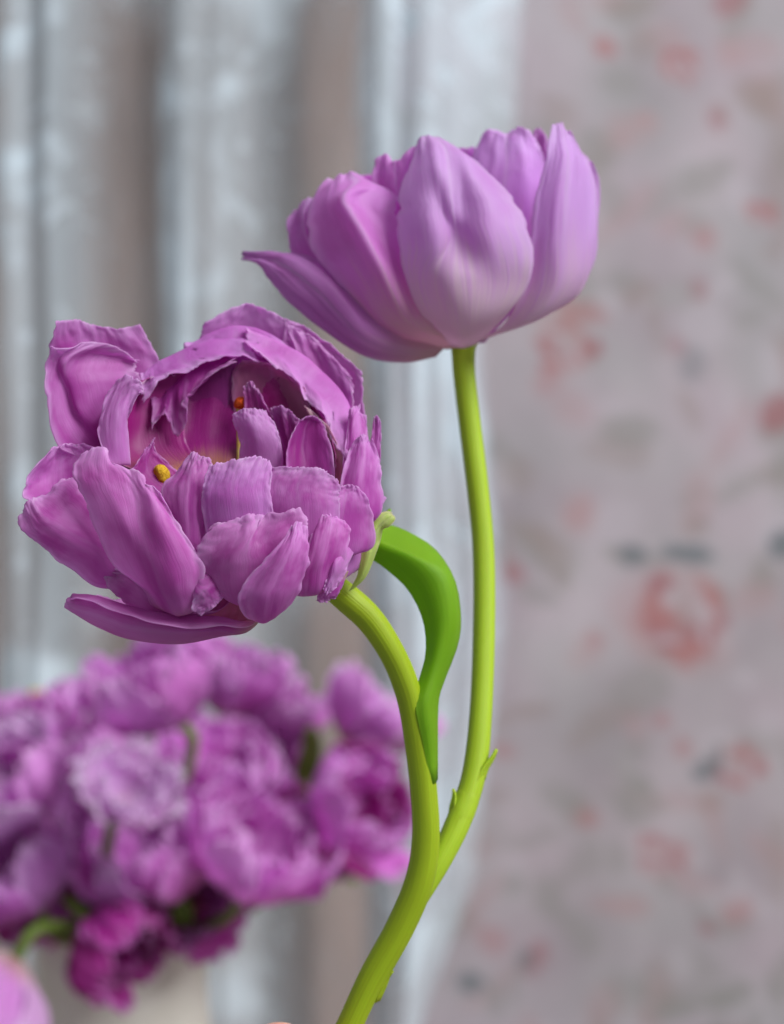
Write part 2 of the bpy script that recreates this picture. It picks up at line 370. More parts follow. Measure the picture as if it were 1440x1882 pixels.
# ------------------------------------------------------------------ wall with printed paper
WY = 1.36
def build_wall():
    x0, x1, z0, z1, st = -1.3, 1.3, 0.1, 2.4, 0.0065
    nx = int((x1 - x0) / st) + 1; nz = int((z1 - z0) / st) + 1
    X, Z = np.meshgrid(np.linspace(x0, x1, nx), np.linspace(z0, z1, nz))
    PX = X / WY * F + 720; PY = (CZ - Z) / WY * F + 941      # print laid out in units of about half a millimetre
    rng = np.random.RandomState(5)
    base = np.array((0.425, 0.37, 0.39))
    C = np.ones(X.shape + (3,)) * base
    def nz2(sc, seed):
        out = np.zeros(X.shape)
        k = np.random.RandomState(seed)
        for _ in range(14):
            a = k.uniform(0, 2 * math.pi); fr = sc * k.uniform(0.5, 1.6); ph = k.uniform(0, 6.28)
            out += np.sin((PX * math.cos(a) + PY * math.sin(a)) * fr + ph)
        return out / 5.0
    wob1, wob2 = nz2(0.03, 1), nz2(0.03, 2)
    patch = nz2(0.018, 3); mott = nz2(0.06, 4)
    C *= (1 + 0.13 * np.clip(patch, -1.5, 1.5) + 0.03 * np.clip(mott, -1.5, 1.5))[..., None]
    C *= 1 + np.clip(nz2(0.025, 8), -1.5, 1.5)[..., None] * np.array((0.03, -0.015, 0.01))
    def sm(x, a, b):
        tt = np.clip((x - a) / (b - a), 0, 1); return tt * tt * (3 - 2 * tt)
    def blob(cx, cy, rx, ry, ang, colr, alpha, gap=0.0):
        m_ = max(rx, ry) * 1.7 + 4
        cols = np.where(np.abs(PX[0] - cx) < m_)[0]; rws = np.where(np.abs(PY[:, 0] - cy) < m_)[0]
        if len(cols) == 0 or len(rws) == 0: return
        w = (slice(rws[0], rws[-1] + 1), slice(cols[0], cols[-1] + 1))
        dx = PX[w] - cx + wob1[w] * rx * 0.28; dy = PY[w] - cy + wob2[w] * ry * 0.28
        ca, sa = math.cos(rad(ang)), math.sin(rad(ang))
        q = np.hypot((dx * ca + dy * sa) / rx, (-dx * sa + dy * ca) / ry)
        m = 1 - sm(q, 0.6, 1.05)
        if gap:
            th = np.arctan2(dy, dx)
            m = m * (1 - gap * (0.5 + 0.5 * np.sin(q * 9.0 + th * 2 + cx)))
        m = (m * alpha)[..., None]
        C[w] = C[w] * (1 - m) + np.array(colr) * m
    R1 = (0.42, 0.175, 0.17); R2 = (0.34, 0.105, 0.115); PK = (0.45, 0.275, 0.275)
    G1 = (0.275, 0.262, 0.240); G2 = (0.15, 0.17, 0.18); BR = (0.29, 0.22, 0.19); WH = (0.51, 0.455, 0.485)
    def rose(cx, cy, r, s=1.0):
        blob(cx, cy, r, r * 0.84, 15, PK, 0.42 * s, 0.25)
        k = np.random.RandomState(abs(int(cx * 3 + cy)))
        for i in range(11):
            a = i * 0.62 + k.uniform(-.35, .35); q = k.uniform(0.28, 0.82)
            blob(cx + math.cos(a) * r * q, cy + math.sin(a) * r * q * 0.85, r * k.uniform(.18, .38), r * k.uniform(.12, .2), math.degrees(a) + 90 + k.uniform(-45, 45),
                 (R1, R2, R1)[i % 3], k.uniform(0.5, 0.9) * s)
        blob(cx + r * .08, cy + r * 0.15, r * 0.22, r * 0.18, 40, R2, 0.55 * s)
        for i in range(4):
            a = 1.7 * i + 0.6 + k.uniform(-.4, .4)
            blob(cx + math.cos(a) * r * 0.4, cy + math.sin(a) * r * 0.34, r * 0.2, r * 0.1, math.degrees(a) + 60, WH, 0.75 * s)
    for i in range(3000):                                       # faint foliage all over the paper
        cx = rng.uniform(-1900, 3300); cy = rng.uniform(-1500, 3200)
        kind = rng.randint(5)
        blob(cx, cy, rng.uniform(30, 88), rng.uniform(18, 42), rng.uniform(0, 180), (G1, G1, BR, PK, WH)[kind], (0.42, 0.48, 0.36, 0.34, 0.5)[kind])
    for cx, cy, r in ((1245, 1135, 122), (1240, 130, 48), (1030, 640, 66), (1350, 1400, 62), (1205, 1570, 60), (1390, 400, 34)):
        rose(cx, cy, r)
    for cx, cy, rx, ry, a, c_, al in (
        (1105, 100, 28, 24, 0, R1, .75), (1320, 8, 48, 40, 0, R2, .6), (1385, 190, 46, 34, 20, BR, .5), (1415, 755, 44, 46, 0, R2, .7),
        (1060, 575, 50, 24, 20, R1, .55), (995, 690, 46, 28, 110, R1, .45), (1000, 640, 18, 18, 0, R2, .6),
        (940, 1055, 26, 20, 20, R2, .6), (1160, 1016, 36, 22, 10, G2, .9), (1258, 1018, 56, 24, 5, G2, .9), (1432, 1000, 40, 26, -30, G2, .9),
        (1120, 1012, 30, 14, 30, G1, .5), (1292, 1405, 34, 22, -35, G2, .85), (1310, 1378, 14, 20, 0, G2, .6), (1165, 1432, 42, 30, 20, G1, .7),
        (1075, 1496, 26, 22, 0, R1, .6), (930, 1368, 26, 18, 20, R1, .5), (985, 1300, 36, 16, 0, BR, .4), (1200, 1322, 20, 20, 0, R1, .5),
        (1246, 1366, 20, 18, 0, R1, .55), (900, 1712, 38, 34, 0, R1, .42), (985, 1752, 26, 40, 15, R2, .5), (966, 1752, 18, 20, 20, G2, .7),
        (858, 1790, 28, 24, 0, G2, .8), (905, 1815, 20, 44, 0, G1, .5), (1345, 1662, 30, 36, 30, R1, .5), (1292, 1694, 18, 14, 0, R2, .6),
        (1330, 1820, 60, 26, -30, G1, .75), (1240, 1848, 52, 20, -15, G1, .7), (1180, 1855, 30, 20, 10, BR, .4), (1150, 1805, 70, 40, 10, G1, .35),
        (1155, 548, 46, 28, -20, BR, .5), (1085, 290, 60, 44, 10, G1, .35), (1150, 22, 50, 26, 10, BR, .4), (1290, 335, 60, 34, -30, G1, .55),
        (1150, 795, 66, 34, -15, G1, .6), (1055, 940, 34, 40, 20, PK, .6), (1270, 672, 28, 40, 0, G2, .45), (1240, 640, 26, 18, 20, R2, .35),
        (1290, 445, 26, 34, 0, R1, .5), (1278, 540, 20, 26, 0, R2, .4), (1320, 220, 22, 20, 0, BR, .35), (1180, 228, 32, 18, 0, PK, .6),
        (1310, 230, 22, 24, 0, R2, .45), (1270, 965, 30, 22, 0, BR, .5), (1350, 900, 80, 20, -28, G1, .5), (1220, 360, 80, 34, -50, G1, .4),
        (870, 1500, 90, 60, 40, G1, .25), (1010, 1640, 50, 34, 60, G1, .5), (940, 1620, 26, 24, 0, G1, .5), (1130, 1660, 60, 26, 10, PK, .5),
        (1420, 1560, 26, 120, 0, BR, .35), (1425, 300, 40, 160, 0, BR, .35), (1085, 1170, 30, 24, 0, R1, .35), (1430, 1780, 40, 60, 20, G1, .6)):
        blob(cx, cy, rx, ry, a, c_, al)
    for i in range(26):                                        # the print goes on past the picture
        cx = rng.uniform(-1800, 3200); cy = rng.uniform(-1400, 3100)
        if 850 < cx < 1500 and -60 < cy < 1950: continue
        rose(cx, cy, rng.uniform(45, 120)); blob(cx + rng.uniform(-90, 90), cy - rng.uniform(70, 110), 46, 22, rng.uniform(-30, 30), G2, .85)
    verts = np.stack([X, np.full_like(X, 0.0), Z], axis=2).reshape(-1, 3)
    t = NT('wallpaper')
    at_ = t.n('ShaderNodeAttribute'); at_.attribute_name = 'print'
    tc = t.n('ShaderNodeTexCoord').outputs['Object']
    f = t.noise(tc, 260, 3, 0.6)
    pb = t.n('ShaderNodeBsdfPrincipled')
    t.put(pb.inputs['Base Color'], t.mix(t.rng(f, 0.3, 0.7, 0, 0.12), at_.outputs[0], (0.42, 0.38, 0.38)))
    pb.inputs['Roughness'].default_value = 0.75; pb.inputs['Specular IOR Level'].default_value = 0.2
    b = t.n('ShaderNodeBump'); b.inputs['Strength'].default_value = 0.3; b.inputs['Distance'].default_value = 0.001
    t.put(b.inputs['Height'], f); t.put(pb.inputs['Normal'], b.outputs[0]); t.put(t.out.inputs[0], pb.outputs[0])
    verts[:, 1] = WY
    n = len(verts)
    fc = [f_[::-1] for f_ in grid_faces(nx, nz)]
    o = mesh_obj('wall', verts, fc, t.m, kind='structure')
    a = o.data.color_attributes.new('print', 'FLOAT_COLOR', 'POINT')
    a.data.foreach_set('color', np.concatenate([C.reshape(-1, 3), np.ones((n, 1))], axis=1).astype(np.float32).ravel())
    m = o.modifiers.new('thickness', 'SOLIDIFY'); m.thickness = 0.02; m.offset = 1 if False else -1
    return o
build_wall()

# ------------------------------------------------------------------ sheer lace curtain
def build_curtain():
    CY = 1.24
    def wx(px): return (px - 720) / F * CY
    n_t, n_z = 460, 90
    X0, X1 = -1300, 935
    s = np.linspace(X0, X1, n_t)
    zs = np.linspace(0.35, 2.15, n_z)
    # pleats stand forward; opacity per band paints the light and dark of the folds
    kx = [-1300, -1210, -1180, -1020, -960, -870, -840, -640, -560, -480, -450, -300, -220, -150, -120, -60, -25, 8, 35, 120, 175, 225, 298, 330, 430, 500, 575, 655, 695, 800, 880, 935]
    kd = [.5, .12, .8, .75, .3, .12, .8, .7, .3, .12, .8, .75, .3, .12, .8, .7, .3, .15, .75, .78, .45, .14, .10, .72, .72, .46, .16, .10, .92, .95, .75, .5]
    V = np.zeros((n_z, n_t, 3)); UV = np.zeros((n_z, n_t, 2)); DN = np.zeros((n_z, n_t))
    for k, z in enumerate(zs):
        py = 941 - (z - CZ) / CY * F
        drift = np.array([16 * noise.noise(Vector((py / 620.0, a / 420.0, 0))) for a in s])
        dens = np.interp(s + drift, kx, kd)
        dens = np.convolve(np.pad(dens, 3, mode='edge'), np.ones(7) / 7, mode='valid')
        px = s.copy()
        fine = np.array([noise.noise(Vector((a / 60.0, py / 700.0, 0.0))) + 0.35 * noise.noise(Vector((a / 26.0, py / 900.0, 6))) for a in s])
        dep = 0.085 * dens + 0.013 * fine * (0.4 + dens)
        hem = np.interp(py, [-400, 0, 250, 600, 850, 1100, 1400, 1600, 1882, 2400], [20, 20, 5, -60, -40, -8, -45, -70, -175, -260])
        px = px + hem * np.clip((s - 700) / 235.0, 0, 1) ** 1.5
        V[k, :, 0] = (px - 720) / F * CY
        V[k, :, 1] = CY - dep
        V[k, :, 2] = z
        UV[k, :, 0] = s / 1440.0; UV[k, :, 1] = z * 2.0
        top = np.clip((120 - py) / 160.0, 0, 1)
        DN[k] = np.maximum(dens, 0.55 * top)
    t = NT('lace')
    uv = t.n('ShaderNodeUVMap').outputs[0]
    sp = t.n('ShaderNodeSeparateXYZ'); t.put(sp.inputs[0], uv)
    vec = t.xyz(t.math('MULTIPLY', sp.outputs[0], 1.6), sp.outputs[1], 0.0)
    warp = t.n('ShaderNodeTexNoise'); t.put(warp.inputs['Vector'], vec); warp.inputs['Scale'].default_value = 3.0
    vec2 = t.n('ShaderNodeVectorMath', operation='MULTIPLY_ADD')
    t.put(vec2.inputs[0], warp.outputs[1]); vec2.inputs[1].default_value = (0.22, 0.22, 0); t.put(vec2.inputs[2], vec)
    m1 = t.rng(t.noise(vec2.outputs[0], 5.2, 2.5, 0.5), 0.48, 0.66, 0, 1)
    m2 = t.rng(t.noise(vec2.outputs[0], 21.0, 2, 0.5), 0.56, 0.66, 0, 1)
    lace = t.math('MAXIMUM', m1, t.math('MULTIPLY', m2, 0.45))
    dn = t.n('ShaderNodeAttribute'); dn.attribute_name = 'fold_tone'
    dv_ = dn.outputs['Fac']
    alpha = t.math('MULTIPLY', dv_, t.rng(lace, 0, 1, 0.64, 1.40, False), clamp=True)
    d = t.n('ShaderNodeBsdfDiffuse'); d.inputs[0].default_value = (0.79, 0.90, 0.96, 1)
    tl = t.n('ShaderNodeBsdfTranslucent'); tl.inputs[0].default_value = (0.79, 0.90, 0.96, 1)
    m0 = t.n('ShaderNodeMixShader'); m0.inputs[0].default_value = 0.35
    t.put(m0.inputs[1], d.outputs[0]); t.put(m0.inputs[2], tl.outputs[0])
    tp = t.n('ShaderNodeBsdfTransparent')
    m = t.n('ShaderNodeMixShader'); t.put(m.inputs[0], alpha); t.put(m.inputs[1], tp.outputs[0]); t.put(m.inputs[2], m0.outputs[0])
    t.put(t.out.inputs[0], m.outputs[0])
    o = mesh_obj('curtain', V.reshape(-1, 3), [f[::-1] for f in grid_faces(n_t, n_z)], t.m, UV.reshape(-1, 2),
                    label='sheer white lace curtain hanging in soft folds before the flowered wallpaper', cat='curtain')
    at_ = o.data.attributes.new('fold_tone', 'FLOAT', 'POINT')
    at_.data.foreach_set('value', DN.astype(np.float32).ravel())
build_curtain()

def build_fold_backing():  # sheet added behind the lace to darken the gaps between its folds
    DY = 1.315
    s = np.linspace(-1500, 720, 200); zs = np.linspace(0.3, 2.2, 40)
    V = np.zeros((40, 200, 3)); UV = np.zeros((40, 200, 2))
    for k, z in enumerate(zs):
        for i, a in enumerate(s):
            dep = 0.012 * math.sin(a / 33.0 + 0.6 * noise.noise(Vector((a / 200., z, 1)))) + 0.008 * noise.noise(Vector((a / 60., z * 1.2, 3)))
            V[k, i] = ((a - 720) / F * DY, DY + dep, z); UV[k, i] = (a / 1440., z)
    m = plain('fold_backing_taupe', (0.36, 0.28, 0.25), (0.29, 0.225, 0.20), 9, 0.85, 0.25, 0.002, stretch=(3, 3, 0.7))
    mesh_obj('fold_backing', V.reshape(-1, 3), [f[::-1] for f in grid_faces(200, 40)], m, UV.reshape(-1, 2),
             label='added brownish-grey backing sheet darkening the gaps between the lace folds', cat='curtain')
build_fold_backing()

# ------------------------------------------------------------------ the forked tulip in front
tulip = empty('tulip', P(560, 2300, -120), label='forked tulip with two purple double blooms on one green stem, held up by a hand', cat='tulip')
def R(px): return px * S * 0.5
tube('stem', [(P(430, 2480, -120), R(60)), (P(520, 2200, -120), R(56)), (P(600, 1975, -122), R(54)), (P(643, 1882, -124), R(50)), (P(682, 1800, -127), R(54)), (P(735, 1705, -130), R(56)),
     (P(770, 1620, -132), R(57)), (P(782, 1540, -132), R(54)), (P(778, 1450, -130), R(52)), (P(767, 1360, -126), R(52)),
     (P(752, 1280, -120), R(50)), (P(725, 1210, -112), R(50)), (P(682, 1142, -104), R(54)), (P(632, 1095, -98), R(55)), (P(560, 1035, -100), R(46)), (P(500, 985, -105), R(40))],
     M_stem, tulip, n=110)
tube('branch_stem', [(P(735, 1705, -150), R(36)), (P(790, 1612, -165), R(44)), (P(823, 1552, -185), R(48)), (P(850, 1490, -210), R(49)), (P(872, 1415, -240), R(48)),
     (P(884, 1300, -285), R(46)), (P(889, 1150, -340), R(46)), (P(888, 1010, -385), R(46)), (P(878, 900, -415), R(46)), (P(862, 770, -442), R(47)),
     (P(853, 690, -455), R(47)), (P(851, 646, -460), R(52)), (P(852, 622, -460), R(66))], M_stem2, tulip, n=90)
def strap(name, rows, mat, seed, thick=0.0006, nu2=30, **k):
    return petal_from_rows(rows, mat, tulip, seed, rag=0.0, srag=0.0, ruffle=0.6, fold=0.8, thick=thick, name=name, nu=nu2, nv=nu2, **k)
strap('leaf', [[(790,1440,-112),(797,1440,-118),(802,1432,-138)], [(774,1355,-102),(790,1352,-104),(802,1342,-140)], [(762,1296,-100),(786,1292,-102),(804,1285,-140)], [(769,1258,-125),(790,1252,-112),(806,1250,-126),(815,1248,-152)],
      [(784,1200,-150),(805,1195,-125),(828,1188,-140),(840,1180,-175)], [(779,1140,-155),(808,1130,-130),(834,1128,-140),(844,1125,-190)],
      [(752,1085,-160),(790,1065,-135),(822,1062,-145),(832,1062,-210)], [(708,1043,-165),(750,1025,-140),(788,1030,-150),(796,1008,-230)],
      [(672,1020,-175),(705,1005,-150),(735,1008,-165),(742,975,-250)], [(650,1000,-190),(672,985,-170),(690,985,-185),(705,960,-260)],
      [(660,975,-230),(680,960,-225),(700,950,-240),(718,936,-262)]], M_leaf, 71, thick=0.0006)
strap('leaf_scar', [[(872, 1440, -210), (890, 1432, -230)], [(886, 1412, -218), (896, 1412, -232)], [(902, 1392, -226), (908, 1392, -235)], [(911, 1376, -232), (913, 1377, -236)]], M_stem2, 72, nu2=10)
strap('leaf_scar', [[(688, 1842, -118), (697, 1838, -128)], [(699, 1816, -116), (708, 1813, -126)], [(710, 1797, -118), (716, 1794, -124)], [(720, 1785, -120), (723, 1785, -122)]], M_stem, 73, nu2=10)
tube('stem_node', [(P(815, 1566, -180), R(44)), (P(836, 1522, -197), R(49)), (P(850, 1490, -210), R(50.5)), (P(860, 1462, -221), R(49)), (P(864, 1450, -226), R(44))], M_stem2, tulip, n=20, cap=False)
strap('leaf_scar', [[(824, 1508, -205), (834, 1506, -193)], [(827, 1482, -206), (837, 1481, -196)], [(831, 1463, -208), (838, 1463, -203)], [(832, 1450, -210), (834, 1450, -210)]], M_stem2, 74, nu2=10)

def receptacle(name, c, r, **k):
    vs = []; nu, nv = 16, 9
    for j in range(nv):
        for i in range(nu):
            a = 2 * math.pi * i / nu; b = math.pi * j / (nv - 1)
            q = Vector((math.sin(b) * math.cos(a), math.sin(b) * math.sin(a), math.cos(b) * 0.8)) * r
            vs.append(c + q * (1 + 0.08 * noise.noise(q * 900)))
    fs = [(j * nu + i, (j + 1) * nu + i, (j + 1) * nu + (i + 1) % nu, j * nu + (i + 1) % nu) for j in range(nv - 1) for i in range(nu)]
    return mesh_obj(name, vs, fs, M_recept, None, parent=tulip, **k)

bloomA = receptacle('bloom', P(470, 965, -105), R(60), label='open ruffled bloom leaning forward with its dark centre showing')
A = [  # rows of (photo x, photo y, forward depth), base row first
 # --- back left
 (M_front, dict(rag=.02, ruffle=4), [[(400,930,-130),(440,930,-130)], [(150,830,-110),(240,800,-170),(330,800,-180)], [(85,720,-90),(180,690,-190),(300,700,-200)],
   [(90,650,-80),(175,640,-190),(288,650,-200)], [(98,588,-55),(118,586,-90),(140,585,-130),(180,598,-160),(215,603,-175),(256,594,-190)]]),
 (M_front, dict(rag=.012, ruffle=2, fold=1.5), [[(390,930,-200),(430,930,-200)], [(170,850,-60),(250,840,-180),(310,800,-220)], [(98,815,-10),(150,785,-68),(168,772,-40),(260,740,-160)],
   [(80,727,0),(120,715,-55),(143,710,-22),(265,695,-130)], [(81,672,0),(103,664,-25),(122,662,-5),(170,655,-70),(262,668,-130)],
   [(92,630,10),(107,638,12),(157,627,-50),(200,632,-75),(232,647,-100),(255,666,-120)]]),
 (M_pale, dict(rag=.03, ruffle=3), [[(200,855,20),(240,855,0)], [(180,803,8),(210,806,14),(236,788,-10)], [(180,770,-5),(212,758,8),(240,756,-10)],
   [(196,725,-45),(228,716,-22),(256,728,-6)], [(215,702,-60),(240,690,-42),(262,702,-18),(262,722,-2)]]),
 # --- rim folding in over the opening
 (M_back, dict(rag=.06, ruffle=4), [[(420,920,-140),(460,920,-140)], [(270,800,-190),(360,780,-210),(450,780,-210)], [(258,692,-160),(300,664,-185),(380,632,-205),(470,634,-210)],
   [(258,718,-130),(300,682,-148),(380,650,-165),(470,648,-178)], [(258,745,-118),(300,699,-128),(345,684,-138),(385,668,-150),(440,657,-160),(482,664,-165)]]),
 (M_back, dict(rag=.06, ruffle=4), [[(420,920,-170),(470,920,-170)], [(320,800,-220),(420,780,-235),(520,790,-230)], [(335,648,-210),(400,616,-222),(465,610,-226),(530,640,-222)],
   [(338,655,-190),(400,628,-200),(460,628,-204),(525,655,-205)], [(345,658,-185),(400,640,-190),(450,645,-192),(500,668,-190)]]),
 (M_in2, dict(rag=.06, ruffle=7), [[(370,880,-120),(400,880,-120)], [(290,800,-170),(350,780,-185),(430,770,-190)], [(280,740,-165),(325,700,-180),(370,672,-188),(440,656,-192)],
   [(276,765,-140),(310,735,-150),(340,715,-150),(385,685,-160),(440,662,-172)],
   [(283,800,-128),(292,768,-120),(314,778,-118),(334,812,-105),(348,770,-110),(330,742,-125),(360,712,-125),(392,694,-138),(440,668,-160)]]),
 (M_pale, dict(rag=.03, ruffle=3), [[(430,930,-190),(470,930,-190)], [(340,780,-230),(450,760,-260),(580,800,-240)], [(350,680,-240),(460,650,-270),(600,700,-250)],
   [(366,622,-220),(460,600,-250),(565,640,-245)], [(373,592,-205),(431,560,-225),(471,557,-235),(518,580,-238),(560,612,-235)]]),
 (M_pale, dict(rag=.02, ruffle=2), [[(480,950,-200),(520,950,-200)], [(480,760,-240),(560,800,-250),(664,850,-205)], [(500,670,-245),(590,700,-262),(672,735,-210)],
   [(518,600,-240),(590,640,-258),(668,690,-215)], [(520,582,-235),(571,606,-245),(624,648,-240),(657,676,-220)]]),
 (M_back, dict(rag=.06, ruffle=4), [[(500,950,-170),(540,950,-170)], [(520,780,-215),(600,800,-215),(652,840,-175)], [(545,690,-225),(600,700,-230),(652,745,-185)],
   [(540,640,-222),(580,640,-236),(650,705,-205)], [(520,588,-215),(560,608,-230),(600,642,-230),(645,690,-212)]]),
 (M_back, dict(rag=.06, ruffle=4, fold=3), [[(490,960,-140),(540,980,-120)], [(480,800,-220),(570,810,-200),(640,900,-100)], [(448,618,-205),(520,640,-218),(590,682,-212),(640,748,-165),(664,830,-100)],
   [(448,622,-185),(500,650,-186),(560,692,-172),(616,755,-130),(654,845,-72)],
   [(450,630,-172),(479,660,-160),(518,682,-148),(550,708,-138),(562,738,-122),(586,756,-106),(600,792,-88),(624,838,-62),(645,856,-45)]]),
 (M_rose, dict(rag=.02, ruffle=1), [[(450,900,-120),(480,900,-120)], [(430,780,-180),(500,790,-175),(575,830,-120)], [(425,690,-188),(500,690,-185),(572,750,-140)], [(445,660,-185),(500,668,-178),(560,712,-150)]]),
 (M_cream, dict(rag=.0, ruffle=.5), [[(500,950,-100),(520,950,-100)], [(570,880,-120),(632,910,-62)], [(580,800,-118),(634,850,-72)], [(560,745,-124),(606,785,-96)]]),
 # --- inside the bowl
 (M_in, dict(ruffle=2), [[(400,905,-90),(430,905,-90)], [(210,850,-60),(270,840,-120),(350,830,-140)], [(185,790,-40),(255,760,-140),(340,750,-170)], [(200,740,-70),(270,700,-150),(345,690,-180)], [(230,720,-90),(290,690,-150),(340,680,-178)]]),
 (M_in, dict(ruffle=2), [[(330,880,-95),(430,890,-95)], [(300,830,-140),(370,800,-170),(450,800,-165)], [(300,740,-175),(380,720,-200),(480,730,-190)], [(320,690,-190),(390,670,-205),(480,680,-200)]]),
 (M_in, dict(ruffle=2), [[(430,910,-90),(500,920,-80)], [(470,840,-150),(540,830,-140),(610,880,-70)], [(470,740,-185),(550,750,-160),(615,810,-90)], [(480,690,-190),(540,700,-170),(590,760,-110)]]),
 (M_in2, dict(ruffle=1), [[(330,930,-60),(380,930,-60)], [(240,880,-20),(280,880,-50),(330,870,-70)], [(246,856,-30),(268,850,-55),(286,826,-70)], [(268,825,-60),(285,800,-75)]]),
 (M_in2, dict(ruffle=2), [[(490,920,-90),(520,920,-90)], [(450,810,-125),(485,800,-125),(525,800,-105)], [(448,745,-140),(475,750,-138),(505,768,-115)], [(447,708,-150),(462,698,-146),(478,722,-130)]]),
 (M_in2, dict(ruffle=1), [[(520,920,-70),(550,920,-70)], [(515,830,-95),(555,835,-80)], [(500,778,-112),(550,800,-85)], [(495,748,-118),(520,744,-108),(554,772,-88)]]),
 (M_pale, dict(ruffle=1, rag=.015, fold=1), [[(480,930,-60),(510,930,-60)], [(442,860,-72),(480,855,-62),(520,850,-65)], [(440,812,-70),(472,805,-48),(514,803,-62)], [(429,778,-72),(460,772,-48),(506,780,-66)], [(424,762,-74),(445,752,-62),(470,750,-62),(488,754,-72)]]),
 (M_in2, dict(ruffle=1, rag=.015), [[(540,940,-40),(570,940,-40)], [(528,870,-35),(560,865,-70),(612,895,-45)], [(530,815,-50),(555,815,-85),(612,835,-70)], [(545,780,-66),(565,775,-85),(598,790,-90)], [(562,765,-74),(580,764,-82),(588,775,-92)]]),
 # --- right side
 (M_front, dict(ruffle=1, rag=.01), [[(560,1000,-150),(580,1000,-150)], [(640,960,-110),(692,960,-115)], [(668,860,-110),(698,860,-118)], [(682,800,-110),(700,800,-115)], [(687,766,-110),(692,763,-110),(698,772,-112)]]),
 (M_front, dict(ruffle=3), [[(540,1000,-90),(570,1000,-90)], [(618,960,-50),(650,960,-40),(684,960,-75)], [(630,850,-70),(655,850,-60),(680,840,-90)], [(638,780,-95),(655,780,-88),(676,795,-110)], [(641,748,-112),(661,742,-120),(668,765,-118)]]),
 (M_front, dict(ruffle=2), [[(540,1010,-60),(570,1010,-60)], [(605,1000,-5),(650,980,4),(690,950,-42)], [(624,900,-15),(662,895,-4),(695,880,-52)], [(640,835,-42),(668,830,-30),(694,846,-62)], [(652,808,-54),(668,796,-50),(682,805,-58)]]),
 (M_front, dict(ruffle=2, rag=.02), [[(530,1010,-30),(560,1010,-30)], [(565,1020,30),(610,1030,40),(674,1010,0)], [(588,950,44),(630,945,40),(680,950,-8)], [(606,912,32),(636,908,26),(672,916,0)], [(622,896,24),(640,890,18),(660,894,8)]]),
 (M_pale, dict(ruffle=1.5, rag=.02), [[(560,1050,-100),(580,1060,-100)], [(590,1065,-10),(625,1065,-10),(655,1050,-52)], [(625,1020,0),(650,1010,-10),(674,1000,-52)], [(668,965,-35),(682,955,-45),(694,950,-64)], [(700,920,-70),(705,911,-70),(710,912,-72)]]),
 # --- front wall of the cup
 (M_front, dict(rag=.055, ruffle=3), [[(500,980,-40),(530,980,-30)], [(478,1010,55),(545,1020,72),(605,1010,45)], [(480,935,70),(550,940,92),(622,935,52)], [(482,885,66),(550,890,78),(624,902,44)], [(488,850,58),(534,855,64),(570,857,60),(604,864,50),(622,880,42)]]),
 (M_back, dict(rag=.04, ruffle=3, fold=2), [[(480,980,-40),(510,980,-40)], [(400,1010,65),(450,1020,80),(500,1010,70)], [(371,925,85),(430,930,104),(498,935,88)], [(375,890,84),(430,885,98),(496,890,80)], [(388,860,72),(409,846,80),(451,835,80),(484,839,70),(502,852,62)]]),
 (M_front, dict(rag=.02, ruffle=2, fold=3.5), [[(460,980,-20),(490,980,-20)], [(335,1020,50),(365,1040,80),(392,1020,60)], [(318,960,65),(345,960,92),(378,965,62)], [(298,908,56),(345,900,88),(382,900,52)], [(322,876,45),(352,860,68),(387,862,42)], [(345,852,40),(353,828,46),(366,836,42),(384,846,36)]]),
 (M_in2, dict(ruffle=2), [[(440,985,-40),(480,985,-40)], [(340,1060,30),(390,1070,40),(440,1040,30)], [(330,980,30),(390,975,45),(440,970,35)], [(345,900,20),(390,895,30),(430,900,20)]]),
 (M_front, dict(rag=.03, ruffle=3), [[(430,960,-90),(460,960,-90)], [(180,960,-20),(230,930,-60),(260,900,-70)], [(58,925,30),(130,910,-30),(190,870,-30)], [(40,898,28),(110,870,-45),(185,840,-38)], [(65,857,18),(115,838,-42),(180,826,-45)], [(97,822,0),(118,815,-20),(160,816,-46)]]),
 (M_front, dict(rag=.02, ruffle=3), [[(430,990,-60),(460,990,-60)], [(215,1080,15),(240,1050,45),(262,1010,30)], [(126,1047,40),(180,1008,75),(205,960,35)], [(86,1013,52),(112,970,86),(168,920,25)], [(48,984,52),(76,948,84),(138,878,12)], [(36,956,46),(44,926,66),(70,911,48),(112,886,16)]]),
 (M_front, dict(rag=.03, ruffle=3, fold=3), [[(470,1010,-50),(490,1010,-50)], [(300,1145,20),(350,1135,50),(400,1120,50)], [(240,1113,38),(290,1100,72),(330,1080,80)], [(203,1087,40),(240,1062,62),(270,1040,70)], [(193,1060,38),(205,1050,48),(224,1040,50)]]),
 (M_front, dict(rag=.02, ruffle=3, fold=3), [[(450,985,-50),(490,985,-50)], [(300,1112,30),(335,1122,80),(355,1122,85),(400,1095,70)], [(258,1075,60),(290,1098,100),(325,1100,125),(364,1088,110)],
   [(213,1032,66),(262,1040,112),(310,1045,150),(372,1042,112)], [(170,955,76),(225,962,122),(258,968,112),(295,975,145),(342,990,112)], [(146,898,70),(198,897,110),(250,918,104),(280,925,128),(316,955,106)],
   [(137,862,60),(190,862,92),(240,880,95),(270,900,108),(302,926,105)], [(142,836,52),(165,825,56),(190,822,60),(198,848,70),(228,857,80),(254,864,86),(264,888,96),(280,892,104),(298,908,104)]]),
 (M_front, dict(rag=.045, srag=.05, ruffle=4, fold=4), [[(500,1010,-20),(530,1010,-20)], [(410,1092,75),(460,1112,100),(520,1092,80)], [(366,1040,104),(450,1044,140),(548,1030,108)], [(369,1003,108),(445,990,142),(475,985,128),(560,970,100)], [(394,974,102),(410,956,106),(428,950,114),(452,941,110),(474,938,104),(486,948,92),(500,943,96),(526,940,104),(547,929,96),(558,950,92)]]),
